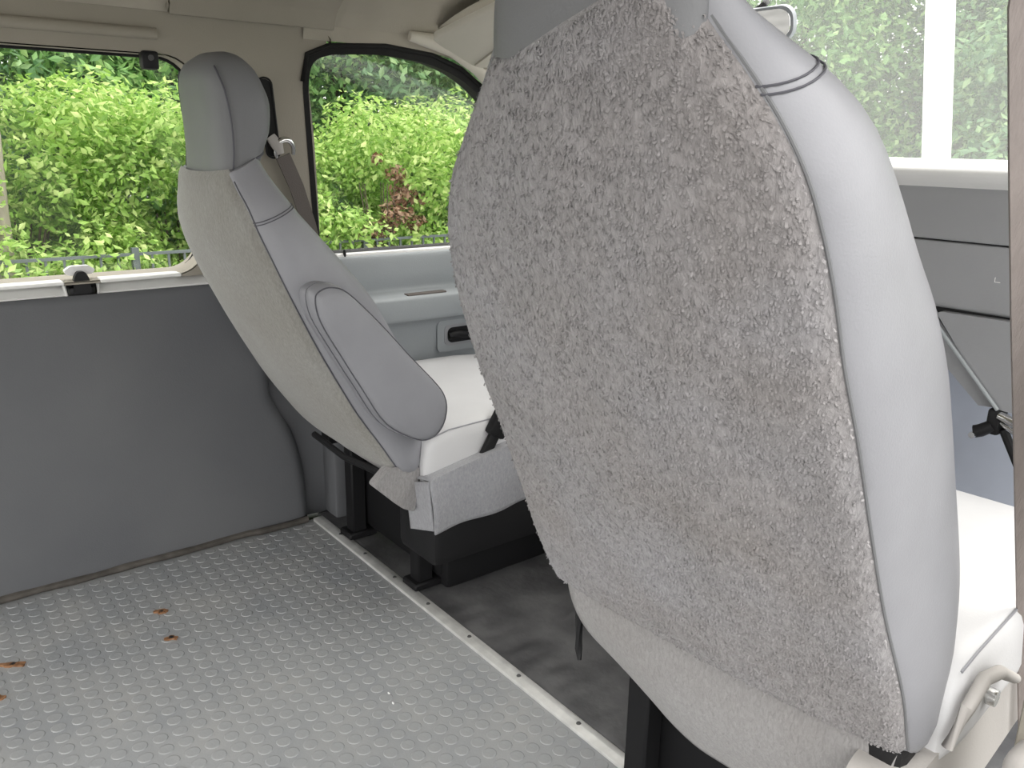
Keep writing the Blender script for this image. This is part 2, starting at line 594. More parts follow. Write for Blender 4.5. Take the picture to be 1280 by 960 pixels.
# belt slot in the pillar
slot = rrect(-.014, .014, -.085, .085, .0135, 6)
def slot3(d):
    return lambda y, z: Vector((LX(1.045 + z) + d, .796 + y - .12 * z, 1.045 + z))
so = obj('belt_slot', prism_bm(slot, slot3(.0155), slot3(.012)), M_RUBBERSEAL, pil)
rim = [slot3(.016)(y * 1.12, z * 1.03) for y, z in slot]
obj('slot_rim', tube_bm(rim, .0025, 6, closed=True), M_BLACK, so)

# ------------------------------------------------------------------ driver door
DWIN = [(.934, .715), (.918, .90), (.898, 1.12), (.907, 1.176), (.955, 1.194), (1.10, 1.203), (1.235, 1.190), (1.32, 1.165), (1.40, 1.118), (1.50, 1.03), (1.62, .90), (1.70, .78), (1.70, .715)]
DWIN_S = round_poly(DWIN, .05, 4)
dout = [(.922, .70), (.884, 1.13), (.895, 1.19), (.95, 1.213), (1.10, 1.223), (1.235, 1.212), (1.327, 1.185), (1.412, 1.135), (1.515, 1.045), (1.76, .80), (1.76, .70)]
door = thing('door_1', None, None, (-.90, 1.35, .1))
door['kind'] = 'structure'
def dobj(name, bm, m, smooth=True, parent=None):
    o = obj(name, bm, m, parent or door, smooth)
    return inframe(o, door)
dobj('window_frame', plate_bm(round_poly(dout, .03, 4), [DWIN_S], lambda y, z: (LX(z) + .002, y, z), LN, 0.05), M_RUBBERSEAL)
dobj('seal', tube_bm([Vector((LX(z) + .004, y, z)) for y, z in dout[1:-1]], .006, 8), M_RUBBERSEAL)
# door panel: profile swept along the door
dp = [(-.905, .705), (-.885, .712), (-.868, .706), (-.862, .69), (-.858, .65), (-.862, .615), (-.845, .604), (-.812, .600), (-.800, .592), (-.798, .57), (-.803, .535), (-.825, .522), (-.836, .505), (-.840, .42), (-.842, .30), (-.845, .05)]
def dpan(y0, y1, ny):
    return grid_bm(lambda s, t: Vector((cr(list(range(len(dp))), [p[0] for p in dp], t * (len(dp) - 1)), y0 + (y1 - y0) * s,
                                        cr(list(range(len(dp))), [p[1] for p in dp], t * (len(dp) - 1)))), ny, 61)
panel = dobj('door_panel', dpan(.94, 1.80, 12), M_DOOR)
dobj('door_edge', box_bm((-.92, .935, .02), (-.846, .952, .70), .004, 1), M_WALL)
dobj('sill_cap', tube_bm([(-.882, y, .709) for y in (.945, 1.2, 1.5, 1.75)], .009, 8), M_LEDGE)
dobj('armrest_slot', box_bm((-.835, 1.15, .598), (-.812, 1.275, .6045), .002, 1), M_BELT_D, smooth=False)
# handle bezel, recess and lever
hb = rrect(1.255, 1.42, .425, .515, .014, 5)
bz = dobj('handle_bezel', prism_bm(hb, lambda y, z: Vector((-.838, y, z)), lambda y, z: Vector((-.831, y, z))), M_DOOR)
hb2 = rrect(1.278, 1.40, .442, .502, .016, 5)
dobj('handle_recess', prism_bm(hb2, lambda y, z: Vector((-.835, y, z)), lambda y, z: Vector((-.8295, y, z))), M_DASH)
hb3 = rrect(1.288, 1.39, .45, .494, .016, 5)
dobj('handle_cup', prism_bm(hb3, lambda y, z: Vector((-.832, y, z)), lambda y, z: Vector((-.8285, y, z))), M_BLACK)
dobj('door_handle', tube_bm([(-.824, 1.29, .472), (-.820, 1.315, .476), (-.818, 1.35, .470), (-.822, 1.385, .466)], [.010, .011, .009, .006], 10), M_BLACK)
dobj('lock_knob', tube_bm([(-.876, 1.0, .705), (-.876, 1.0, .722), (-.876, 1.0, .727)], [.0035, .0045, .002], 8), M_BLACK)
w2 = obj('window_2', plate_bm(DWIN_S, [], lambda y, z: (LX(z) - .02, y, z), LN, 0.005), M_GLASS, smooth=False)
tag(w2, kind='structure')

# A-pillar trim, header, windshield
WS0, WS1 = Vector((0, 2.02, .93)), Vector((0, 1.47, 1.315))
ap = tube_bm([(-.80, 1.16, 1.25), (-.79, 1.28, 1.235), (-.785, 1.37, 1.20), (-.80, 1.47, 1.14), (-.82, 1.61, 1.03), (-.845, 1.80, .84), (-.86, 1.98, .70)],
             [.012, .026, .036, .044, .048, .05, .05], 12)
tag(obj('trim_3', ap, M_VISOR), kind='structure')
ap = tube_bm([(.80, 1.36, 1.225), (.81, 1.46, 1.155), (.83, 1.60, 1.02), (.855, 1.80, .86), (.87, 1.98, .70)], [.03, .034, .036, .04, .045], 10)
tag(obj('trim_4', ap, M_VISOR), kind='structure')
hd = grid_bm(lambda s, t: Vector((-.80 + 1.60 * s, cr([0, .5, 1], [1.24, 1.40, 1.48], t), cr([0, .5, 1], [1.343, 1.338, 1.305], t) - .07 * abs(2 * s - 1) ** 4)), 24, 8)
tag(obj('trim_5', hd, M_HEAD), kind='structure')
def wsf(s, t):
    x = -.84 + 1.68 * s
    b = WS0.lerp(WS1, t)
    return Vector((x * (1 - .06 * t), b.y - .16 * (2 * s - 1) ** 2, b.z - .05 * t * abs(2 * s - 1) ** 3))
w3 = obj('window_3', grid_bm(wsf, 20, 8), M_WSHIELD)
tag(w3, kind='structure')

# dashboard
dash = thing('dashboard', 'grey dashboard with stepped panels ahead of the nearer seat', 'dashboard', (0, 1.75, .5))
def dsh(name, bm, m, smooth=True):
    return inframe(obj(name, bm, m, dash, smooth), dash)
dsh('top_pad', loft_bm([[Vector((x, y, z)) for y, z in round_poly([(1.545, .948), (1.535, .965), (1.56, .982), (1.75, .985), (2.04, .94), (2.02, .90), (1.6, .90)], .012, 4)] for x in (-.82, -.3, .3, .82)]), M_DASHTOP)
up_p = round_poly([(1.575, .955), (1.553, .935), (1.556, .845), (1.70, .84), (1.70, .955)], [.01, .03, .004, .004, .004], 5)
dsh('airbag_panel', loft_bm([[Vector((x, y, z)) for y, z in up_p] for x in (.29, .5, .80)]), M_DASH)
lo_p = round_poly([(1.557, .842), (1.562, .722), (1.70, .715), (1.70, .842)], [.005, .01, .004, .004], 4)
dsh('glove_panel', loft_bm([[Vector((x, y, z)) for y, z in lo_p] for x in (.29, .5, .80)]), M_DASH)
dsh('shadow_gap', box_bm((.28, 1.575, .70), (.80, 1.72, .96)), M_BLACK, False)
kn = round_poly([(.395, .716), (.80, .722), (.80, .555), (.515, .555)], [.012, .01, .01, .02], 5)
dsh('knee_panel', prism_bm(kn, lambda x, z: Vector((x, 1.552 + (.72 - z) * .12, z)), lambda x, z: Vector((x, 1.72, z))), M_DASH)
dsh('knee_edge', tube_bm([(.385, 1.548, .712), (.42, 1.552, .672), (.525, 1.566, .556)], .0035, 8), M_DOOR)
ks = [(.335, .716), (.385, .716), (.515, .555), (.485, .552), (.40, .63)]
dsh('knee_side', prism_bm(ks, lambda x, z: Vector((x, 1.562 + (.72 - z) * .12, z)), lambda x, z: Vector((x, 1.72, z))), M_DASH)
cs = round_poly([(-.30, .93), (.27, .93), (.30, .72), (.36, .60), (.22, .50), (-.22, .50), (-.30, .60)], .02, 3)
dsh('centre_stack', prism_bm(cs, lambda x, z: Vector((x, 1.60, z)), lambda x, z: Vector((x, 1.85, z))), M_DASH)
dsh('driver_side_panel', box_bm((-.80, 1.56, .62), (-.30, 1.85, .95), .02, 3), M_DASH)
dsh('airbag_mark', tube_bm([(.487, 1.5545, .79), (.487, 1.5545, .782), (.496, 1.5545, .782)], .0008, 5), M_DASHTOP)
# black wiring bracket hanging under the dash, with steel rods
br = thing('hood_release_bracket', 'small black bracket with metal rods hanging below the dashboard', 'bracket', (.52, 1.58, .53))
def brk(name, bm, m, smooth=True):
    return inframe(obj(name, bm, m, br, smooth), br)
brk('bracket_body', box_bm((.508, 1.565, .508), (.532, 1.60, .556), .006, 2), M_BLACK)
brk('bracket_arm', tube_bm([(.52, 1.57, .525), (.503, 1.565, .512), (.494, 1.563, .508)], [.011, .012, .012], 10), M_BLACK)
brk('bolt', tube_bm([(.497, 1.552, .505), (.497, 1.545, .505)], .006, 8), M_CHROME)
brk('rod', tube_bm([(.53, 1.57, .545), (.57, 1.555, .54), (.62, 1.545, .528)], .009, 10), M_CHROME)
brk('rod', tube_bm([(.53, 1.575, .533), (.57, 1.56, .522), (.62, 1.55, .505)], .006, 10), M_CHROME)
brk('brace', tube_bm([(.535, 1.58, .52), (.565, 1.59, .46), (.585, 1.60, .41)], .008, 8), M_BLACK)

# toe board and engine cover
tb = grid_bm(lambda s, t: Vector((-.9 + 1.8 * s, cr([0, .4, 1], [1.62, 1.80, 1.92], t), cr([0, .4, 1], [.0, .06, .62], t))), 4, 16)
fw = obj('wall_front', tb, M_TOE)
tag(fw, kind='structure')
ec = obj('engine_cover', box_bm((-.20, 1.30, .004), (.24, 1.60, .47), .06, 4), M_SKIRT)
tag(ec, 'carpeted engine cover bulging out under the dashboard', 'engine cover')

# rear-view mirror
rv = thing('rear_view_mirror', 'rear-view mirror with grey housing hung at the windshield top', 'mirror', (-.06, 1.50, 1.30))
mp_ = rrect(-.125, .125, -.033, .033, .026, 6)
def mfr(d):
    ax = Vector((math.cos(.32), math.sin(.32), 0.06)).normalized()
    nz = Vector((.30, -.93, -.18)).normalized()
    az = nz.cross(ax).normalized()
    if az.z < 0:
        az = -az
    return lambda x, z: Vector((-.075, 1.49, 1.231)) + ax * x + az * z - nz * d
o = inframe(obj('housing', loft_bm([[mfr(-.002)(x, z) for x, z in mp_], [mfr(.012)(x * 1.02, z * 1.06) for x, z in mp_], [mfr(.03)(x * .96, z * .85) for x, z in mp_], [mfr(.036)(x * .8, z * .6) for x, z in mp_]]), M_MIRRORH, rv), rv)
inframe(obj('mirror_glass', loft_bm([[mfr(-.0025)(x * .955, z * .86) for x, z in mp_], [mfr(-.0035)(x * .95, z * .85) for x, z in mp_]]), M_MIRROR, rv, smooth=False), rv)
inframe(obj('stalk', tube_bm([mfr(.03)(0, .01), Vector((-.03, 1.52, 1.27)), Vector((-.025, 1.53, 1.285))], .008, 8), M_BLACK, rv), rv)

# sun visors
def visor(label, sx):
    t = thing('sun_visor', label, 'sun visor', (sx * .45, 1.2, 1.28))
    prof = round_poly([(-.20, -.085), (.20, -.085), (.205, .07), (.15, .09), (-.20, .09)], .03, 4)
    def pl(d):
        def fn(a, b):
            return Vector((sx * .45 + a * sx, 1.20 + .9 * b, 1.238 - .17 * a - .35 * b + d))
        return fn
    body = loft_bm([[pl(-.009)(a * .97, b * .94) for a, b in prof], [pl(-.005)(a, b) for a, b in prof], [pl(.005)(a, b) for a, b in prof], [pl(.009)(a * .97, b * .94) for a, b in prof]])
    inframe(obj('visor_pad', body, M_VISOR, t), t)
    inframe(obj('visor_seam', tube_bm([pl(-.0095)(-.19, -.01), pl(-.0115)(0, .01), pl(-.0095)(.19, .05)], .002, 6), M_BEIGE, t), t)
    inframe(obj('pivot', tube_bm([pl(0)(.19, .085), pl(.03)(.22, .11)], .006, 8), M_BEIGE, t), t)
visor('cream sun visor folded up beside the driver door window', -1)

# right side of the body: pillar beside the opening, passenger door below the sill
br_ = box_bm((.875, .82, -.02), (.925, .93, 1.27), .012, 2)
wr = obj('wall_right', br_, M_BEIGE)
tag(wr, kind='structure')
obj('pillar_base', box_bm((.880, .775, -.02), (.93, .95, .46), .02, 3), M_PLASTIC, wr)
d2 = obj('door_2', box_bm((.95, 1.86, .0), (1.80, 1.95, .70), .02, 2), M_DOOR)
tag(d2, kind='structure')

# ------------------------------------------------------------------ floor covering
mat_o = thing('rubber_mat', 'grey coin-studded rubber mat covering the cargo floor', 'mat', (0, 0, 0))
sheet = obj('mat_sheet', box_bm((-.875, -1.22, -.010), (.845, .873, -.0005)), M_MAT, mat_o, smooth=False)
# one stud: low disc with rounded rim
def stud_mesh():
    bm = bmesh.new()
    n = 14
    rings = []
    for r_, z in ((.0132, -.001), (.0128, .0005), (.0118, .0010), (.0098, .0009)):
        rings.append([bm.verts.new((r_ * math.cos(2 * PI * k / n), r_ * math.sin(2 * PI * k / n), z)) for k in range(n)])
    for A, B in zip(rings[:-1], rings[1:]):
        for k in range(n):
            bm.faces.new((A[k], A[(k + 1) % n], B[(k + 1) % n], B[k]))
    bm.faces.new(rings[-1])
    me = bpy.data.meshes.new('stud')
    bm.to_mesh(me)
    bm.free()
    me.polygons.foreach_set('use_smooth', [True] * len(me.polygons))
    me.materials.append(M_MAT)
    return me
sm = stud_mesh()
PITCHX, PITCHY = .0335, .0335
spots = []
ny = int((0.86 + 1.2) / PITCHY)
nx = int(1.68 / PITCHX)
for j in range(ny):
    for i in range(nx):
        x = -.85 + i * PITCHX
        y = .853 - j * PITCHY
        spots.append((x, y, -.0005))
def inview(p):
    v = Vector(p) - CAM
    d = v.dot(F)
    return d > .1 and abs(v.dot(R2)) * FPX / d < 630 and abs(v.dot(U2)) * FPX / d < 470
vis = [p for p in spots if inview(p) and not (p[0] > .34)]
vis.sort(key=lambda p: (Vector(p) - CAM).length)
near = set(vis[:300])
for p in vis[:300]:
    o = bpy.data.objects.new('stud', sm)
    link(o, mat_o)
    o.location = p
rest = [p for p in spots if p not in near]
bv_ = [v.co.copy() for v in sm.vertices]
bf = [tuple(p.vertices) for p in sm.polygons]
VV, FF = [], []
for p in rest:
    k = len(VV)
    P = Vector(p)
    VV += [v + P for v in bv_]
    FF += [tuple(i + k for i in f) for f in bf]
me = bpy.data.meshes.new('studs')
me.from_pydata(VV, [], FF)
me.polygons.foreach_set('use_smooth', [True] * len(FF))
me.materials.append(M_MAT)
so = bpy.data.objects.new('stud_field', me)
link(so, mat_o)
so['kind'] = 'stuff'
# rust marks around old bolt holes
def blob(cx, cy, rx, ry, rot, seed, z=.0035):
    bm = bmesh.new()
    vs = []
    n = 18
    for k in range(n):
        a = 2 * PI * k / n
        q = 1 + .9 * noise.noise((math.cos(a) * 2.3 + seed, math.sin(a) * 1.7, seed * 3.1))
        x, y = rx * q * math.cos(a), ry * q * math.sin(a)
        vs.append(bm.verts.new((cx + x * math.cos(rot) - y * math.sin(rot), cy + x * math.sin(rot) + y * math.cos(rot), z)))
    bm.faces.new(vs)
    r_ = bmesh.ops.extrude_face_region(bm, geom=list(bm.faces))
    bmesh.ops.translate(bm, verts=[g for g in r_['geom'] if isinstance(g, bmesh.types.BMVert)], vec=(0, 0, -.004))
    return bm
for cx, cy, rx, ry, rt, sd_ in ((-.629, .404, .016, .008, .9, 1.3), (-.512, .391, .014, .007, .9, 4.7), (-.60, .115, .022, .008, 1.0, 8.1), (-.50, .075, .014, .009, .9, 2.2)):
    rs = obj('rust_mark', blob(cx, cy, rx, ry, rt, sd_), M_RUST, mat_o, smooth=False)
    obj('bolt_hole', blob(cx, cy, .0045, .0045, 0, sd_ + 1, .0042), M_BLACK, rs, smooth=False)
for k, (cx, cy) in enumerate(((-.088, .659), (-.058, .651))):
    tag(obj('crumb', box_bm((cx, cy, .001), (cx + .006, cy + .003, .004), .001, 1), M_WHITE, smooth=False),
        'tiny pale crumbs lying on the studded rubber mat', 'crumb', group='crumbs on the rubber mat')

# metal threshold strip
ts = obj('trim_6', loft_bm([[Vector((x, y, z)) for y, z in round_poly([(.8705, -.002), (.872, .0055), (.887, .0068), (.900, .0055), (.9025, -.002)], .001, 2)] for x in (-.868, -.3, .3, .845)]), M_METAL)
tag(ts, kind='structure')
scb = bmesh.new()
bmesh.ops.create_cone(scb, cap_ends=True, segments=12, radius1=.0048, radius2=.0035, depth=.002)
scm = bpy.data.meshes.new('screw')
scb.to_mesh(scm)
scb.free()
scm.materials.append(M_SCREW)
for x in (-.735, -.60, -.454, -.306, -.145, .022, .195, .37, .54, .71):
    o = bpy.data.objects.new('screw', scm)
    link(o, ts)
    o.location = (x, .887, .0074)

# dark front mat, lumpy behind the strip
def fm(s, t):
    x = -.90 + 1.80 * s
    y = .901 + .75 * t
    z = .002 + .004 * noise.noise((x * 6, y * 6, 1)) + .012 * max(0, noise.noise((x * 2.5, y * 2.5, 5)))
    if t < .14:
        z += .007 * (.5 + .8 * noise.noise((x * 9, 4, 0))) * (.5 + .5 * math.sin(x * 2 * PI / .052)) * math.sin(PI * t / .14) * (1 if x > -.25 else .25)
    return Vector((x, y, z))
fmo = obj('front_floor_mat', grid_bm(fm, 150, 60), M_FRONTMAT)
solidify(fmo, .01, -1)
tag(fmo, 'black lumpy rubber floor mat under the front seats', 'mat')

# ------------------------------------------------------------------ seats
FAR = dict(
    V=[-.03, 0, .08, .2, .32, .43, .52, .57, .61, .64, .67],
    HW=[.215, .228, .234, .234, .233, .230, .224, .212, .190, .160, .135],
    EW=[.018, .0, -.010, -.022, -.024, -.020, -.013, -.006, .006, .016, .026],
    C=[.006, -.008, -.030, -.048, -.054, -.052, -.044, -.034, -.018, -.004, .010],
    FW=[.06, .085, .12, .145, .142, .122, .100, .090, .088, .092, .10],
    S=[0] * 11, lean=0.0, du=0.0, hk=1.0)
NEAR = dict(
    V=[-.03, 0, .055, .21, .30, .38, .43, .50, .557, .592, .623, .653, .675],
    HW=[.236, .246, .246, .230, .223, .217, .211, .200, .178, .153, .126, .098, .084],
    EW=[.014, .002, 0, 0, .001, .003, .005, .012, .018, .024, .030, .036, .040],
    C=[.006, -.006, -.014, -.024, -.028, -.028, -.026, -.02, -.012, -.004, .004, .012, .02],
    FW=[.05, .095, .155, .205, .210, .196, .180, .156, .138, .120, .098, .080, .072],
    S=[0, 0, 0, 0, 0, 0, 0, .003, .013, .021, .025, .027, .027], lean=0.05, du=-.012, hk=.74)


def make_seat(name, label, loc, rotz, zO, rec, k, carpet, near_seat, D):
    """k stretches the back upwards; loc is below the rear bottom edge of the back"""
    root = thing(name, label, 'seat', loc, rotz)
    a = math.radians(rec)
    def P(u, v, w):
        u = u + D['lean'] * v + D['du'] + cr(D['V'], D['S'], v / k)
        return Vector((u, -v * math.sin(a) + w * math.cos(a), zO + v * math.cos(a) + w * math.sin(a)))
    def tab(T, v):
        return cr(D['V'], D[T], v)
    def rear(s, v):
        c, e, hw = tab('C', v), tab('EW', v), tab('HW', v)
        return hw * s, c + (e - c) * abs(s) ** 2.2
    def side(v, q, sg=1):
        hw, e, f = tab('HW', v), tab('EW', v), tab('FW', v)
        p0, p1, p2, p3 = (hw, e), (hw + .026, e + .10 * (f - e)), (hw + .026, f - .05 * (f - e)), (hw - .045, f)
        x = [(1 - q) ** 3, 3 * q * (1 - q) ** 2, 3 * q * q * (1 - q), q ** 3]
        return sg * sum(x[i] * p[0] for i, p in enumerate((p0, p1, p2, p3))), sum(x[i] * p[1] for i, p in enumerate((p0, p1, p2, p3)))
    def loop(v):
        pts = [rear(-1 + 2 * j / 16, v) for j in range(17)]
        if near_seat and v > .61:
            # tuck the vinyl under the headrest
            tk_ = min(1, (v - .61) / .03) * .03
            pts = [(u, w + tk_ * (1 - abs(-1 + 2 * j / 16) ** 6)) for j, (u, w) in enumerate(pts)]
        pts += [side(v, (j + 1) / 9) for j in range(9)]
        hw, f = tab('HW', v) - .045, tab('FW', v)
        pts += [(hw * (1 - 2 * j / 10), f - .022 * (1 - (1 - 2 * j / 10) ** 2) ** 1.0) for j in range(1, 10)]
        pts += [side(v, 1 - j / 9, -1) for j in range(9)]
        return [P(u, v * k, w) for u, w in pts]
    vt = .668 if near_seat else .67
    lv = [-.03, -.024, -.012] + [vt * i / 36 for i in range(37)]
    body = loft_bm([loop(v) for v in lv])
    obj('seat_back', body, M_VINYL, root)
    sb = root.children[-1] if False else None
    backo = [c for c in root.children if c.name.startswith('seat_back')][0]
    # carpeted rear panel, proud of the vinyl with a rolled edge
    NU, NV = (90, 120) if near_seat else (50, 80)
    def pan(s, t):
        v = -.004 + (.680 if not near_seat else .652 + .045 * s) * t
        q = -1.012 + 2.024 * s
        u, w = rear(max(-1, min(1, q)), v)
        u = u * (1.012 if abs(q) > 1 else 1)
        e = min(min(s, 1 - s) * 2 * tab('HW', v), min(t, 1 - t) * .66 * k)
        lift = (.012 if near_seat else .009) * min(1, (e / .014)) ** .5
        n_ = .0
        if near_seat:
            n_ = .006 * noise.noise((u * 7, v * 7, 2.1)) + .003 * noise.noise((u * 16, v * 14, 5.1)) + .0012 * noise.noise((u * 70, v * 60, 8))
            n_ += .004 * math.exp(-((u + .10) ** 2 + (v - .47) ** 2) / .003)
        else:
            n_ = .003 * noise.noise((u * 8, v * 8, 1.1))
        fade = min(1, e / .04)
        if e <= 0:
            lift = -.006
        return P(u, v * k, w - lift + min(n_ * fade, lift * .5))
    bpo = obj('back_panel', grid_bm(pan, NU, NV), carpet, root)
    if near_seat:
        # matted loops of the worn carpet
        rnd = random.Random(3)
        V, Fc = [], []
        for _ in range(26000):
            s_, t_ = rnd.uniform(.004, .996), rnd.uniform(.004, .996)
            if rnd.random() > .25 + .75 * s_ ** 1.5:
                continue
            p = pan(s_, t_)
            du = (pan(min(1, s_ + .004), t_) - p).normalized()
            dv = (pan(s_, min(1, t_ + .004)) - p).normalized()
            nn = dv.cross(du).normalized()
            if nn.y > 0:
                nn = -nn
            an = rnd.gauss(0, .5)
            ax = -dv * math.cos(an) + du * math.sin(an)
            sx = du * math.cos(an) + dv * math.sin(an)
            L, wd, hh = rnd.uniform(.003, .007), rnd.uniform(.0006, .0012), rnd.uniform(.0006, .0022)
            i = len(V)
            V += [p - sx * wd, p + sx * wd, p + ax * L * .5 + sx * wd + nn * hh, p + ax * L * .5 - sx * wd + nn * hh, p + ax * L + nn * hh * .1]
            Fc += [(i, i + 1, i + 2, i + 3), (i + 3, i + 2, i + 4)]
        me = bpy.data.meshes.new('carpet_pile')
        me.from_pydata(V, [], Fc)
        me.materials.append(carpet)
        po = bpy.data.objects.new('carpet_pile', me)
        link(po, bpo)
        po['kind'] = 'stuff'
    # headrest
    H_V = [.650, .67, .70, .75, .79, .822, .842, .850]
    H_HW = [x * D['hk'] for x in (.132, .134, .135, .134, .128, .110, .078, .020)]
    H_R = [.010, .020, .036, .060, .078, .092, .108, .126]
    H_F = [x - (.03 if near_seat else 0) for x in (.100, .122, .156, .180, .182, .174, .158, .140)]
    if near_seat:
        H_R = [x - .002 for x in H_R]
    def hl(v):
        hw, r_, f = cr(H_V, H_HW, v), cr(H_V, H_R, v), cr(H_V, H_F, v)
        out = []
        for j in range(32):
            an = 2 * PI * (j + .5) / 32
            c_, s_ = math.cos(an), math.sin(an)
            x = math.copysign(abs(c_) ** .55, c_)
            y = math.copysign(abs(s_) ** .62, s_)
            out.append(P(hw * x, v * k, (r_ + f) / 2 + (f - r_) / 2 * y))
        return out
    hv = [.650 + (.850 - .650) * (1 - (1 - i / 26) ** 1.5) for i in range(27)]
    hr = obj('headrest', loft_bm([hl(v) for v in hv]), M_VINYL_D, root)
    for sg in (() if near_seat else (-1, 1)):
        pts = []
        for i in range(24):
            v = .655 + (.832 - .655) * i / 23
            hw, r_, f = cr(H_V, H_HW, v), cr(H_V, H_R, v), cr(H_V, H_F, v)
            pts.append(P(sg * hw * .992, v * k, r_ + (f - r_) * .17))
        obj('seam', tube_bm(pts, .0018, 6), M_SEAM, hr)
    pts = [p for p in hl(.668)]
    if not near_seat:
        obj('seam', tube_bm(pts, .0025, 6, closed=True), M_SEAM, hr)
    # dark line where carpet meets vinyl; near seat: stands in for a thin shadow
    for sg in (-1, 1):
        pts = []
        for i in range(60):
            v = .655 * i / 59
            u, w = rear(sg * 1.0, v)
            pts.append(P(u + sg * .003, v * k, w + .002))
        obj('panel_edge_line', tube_bm(pts, .0015, 6), M_VINYL_D if near_seat else M_SEAM, backo)
    # double stitched seam over the shoulders
    for sg in (-1, 1):
        for dv in (0, .0045):
            pts = []
            for i in range(14):
                vv = (.612 if near_seat else .585) + dv - .012 * (i / 13)
                u, w = side(vv, i / 13, sg)
                pts.append(P(u + sg * .0008, vv * k, w + .0005 * i / 13))
            obj('stitch', tube_bm(pts, .0009, 5), M_SEAM, backo)
    # seat cushion: rounded block with raised side bolsters
    zt = zO + .088
    def cl(y, sc, dz):
        out = []
        zb = zO - .055
        for j in range(40):
            an = 2 * PI * (j + .5) / 40
            c_, s_ = math.cos(an), math.sin(an)
            x = math.copysign(abs(c_) ** .38, c_)
            z = math.copysign(abs(s_) ** .38, s_)
            top_ = zt + .014 * abs(x) ** 3 * (1 if s_ > 0 else 0) + .008 * (1 - x * x)
            zz = (zb + top_) / 2 + (top_ - zb) / 2 * z * sc
            out.append(Vector((.262 * x * (.9 + .1 * sc), y, zz + dz)))
        return out
    cy = [(.05, .5, -.03), (.056, .75, -.015), (.075, .92, -.005), (.11, 1, 0), (.22, 1, .004), (.34, 1, .006), (.45, 1, .004), (.52, .97, .0), (.555, .88, -.006), (.575, .7, -.014), (.582, .4, -.02)]
    top = obj('seat_cushion', loft_bm([cl(*q) for q in cy]), M_CUSHION, root)
    for sg in (-1, 1):
        pts = []
        for y, sc, dz in cy[2:-2]:
            L = cl(y, sc, dz)
            p = min(L, key=lambda q: abs(q.x - sg * .254) + (0 if q.z > zO + .03 else 9))
            pts.append(p + Vector((sg * .0005, 0, .0005)))
        obj('cushion_seam', tube_bm(pts, .0016, 6), M_VINYL, top)
    # carpet skirt below the back
    def sk(s, t):
        u = -.245 + .475 * s
        pull = max(0, (.45 - s) / .45)
        y_top, z_top = .004 + .0, zO + .004
        zb = zO - (.195 if near_seat else .055)
        yb = .055 + .075 * pull ** 1.5
        bul = math.sin(PI * t) * .018
        return Vector((u * (1 - .10 * t), y_top + (yb - y_top) * t ** 1.3 - bul, z_top + (zb - z_top) * t))
    sko = obj('skirt', grid_bm(sk, 36, 20), M_SKIRT, root)
    solidify(sko, .006, -1)
    # pedestal
    obj('pedestal', box_bm((-.20, .12, .02), (.20, .50, zO - .03), .02, 2), M_BLACKM, root)
    for sg in (-1, 1):
        obj('seat_track', box_bm((sg * .17 - .02, .02, zO - .06), (sg * .17 + .02, .54, zO - .02), .004, 1), M_BLACKM, root)
        lg = bmesh.new()
        box_bm((sg * .16 - .03, .06, .004), (sg * .16 + .03, .14, .022), .004, 1, lg)
        box_bm((sg * .16 - .02, .075, .015), (sg * .16 + .02, .115, zO - .05), .004, 1, lg)
        obj('mount_foot', lg, M_BLACKM, root)
    return root, P, k


# driver seat
dz = .331
D_LOC = (-.555, .830, 0)
drv, PD, KD = make_seat('driver_seat', 'far grey bucket seat with folded-up side armrest beside the driver door', D_LOC, 0, dz, 27, 1.0, M_CARPET_F, False, FAR)
# armrest folded up against the inner side
AR = [(.451, -.001), (.459, .016), (.452, .038), (.426, .060), (.341, .088), (.24, .114), (.150, .139), (.112, .142), (.085, .132), (.062, .110), (.054, .078), (.074, .045), (.149, .003), (.245, -.006), (.334, -.011), (.410, -.013)]
def closed_smooth(pts, sub=4):
    n = len(pts)
    out = []
    for i in range(n):
        p0, p1, p2, p3 = (Vector(pts[(i + d) % n]) for d in (-1, 0, 1, 2))
        for j in range(sub):
            t = j / sub
            out.append(.5 * ((2 * p1) + (p2 - p0) * t + (2 * p0 - 5 * p1 + 4 * p2 - p3) * t * t + (3 * p1 - p0 - 3 * p2 + p3) * t ** 3))
    return out
ARS = closed_smooth(AR)
ac = sum((Vector(p) for p in AR), Vector((0, 0))) / len(AR)
def arl(u, sc, bow=0):
    return [PD(u, (ac + (p - ac) * sc)[0], (ac + (p - ac) * sc)[1]) for p in ARS]
arm = obj('armrest', loft_bm([arl(.238, .95), arl(.243, 1.0), arl(.266, 1.0), arl(.270, .985)]), M_VINYL, drv)
obj('armrest_pad', loft_bm([arl(.268, .985), arl(.274, 1.01), arl(.290, 1.0), arl(.300, .965), arl(.307, .90), arl(.311, .80), arl(.313, .62), arl(.314, .35), arl(.314, .1)]), M_VINYL, arm)
obj('seam', tube_bm(arl(.2705, .995), .0022, 6, closed=True), M_SEAM, arm)
obj('seam', tube_bm(arl(.300, .972), .0013, 5, closed=True), M_SEAM, arm)
# recliner bar, hinge cover and lever under the back
obj('recline_bar', tube_bm([PD(-.16, -.02, -.022), PD(0, -.03, -.026), PD(.20, -.018, -.014)], .008, 8), M_BLACK, drv)
obj('hinge_cover', loft_bm([[Vector((x, y, z)) for y, z in round_poly([(-.02, dz + .015), (.05, dz - .0), (.035, dz - .10), (.005, dz - .085), (-.06, dz - .02)], .008, 3)] for x in (.205, .235)]), M_SKIRT, drv)
obj('recline_housing', box_bm((.19, .03, dz - .05), (.232, .19, dz + .05), .012, 2), M_BLACK, drv)

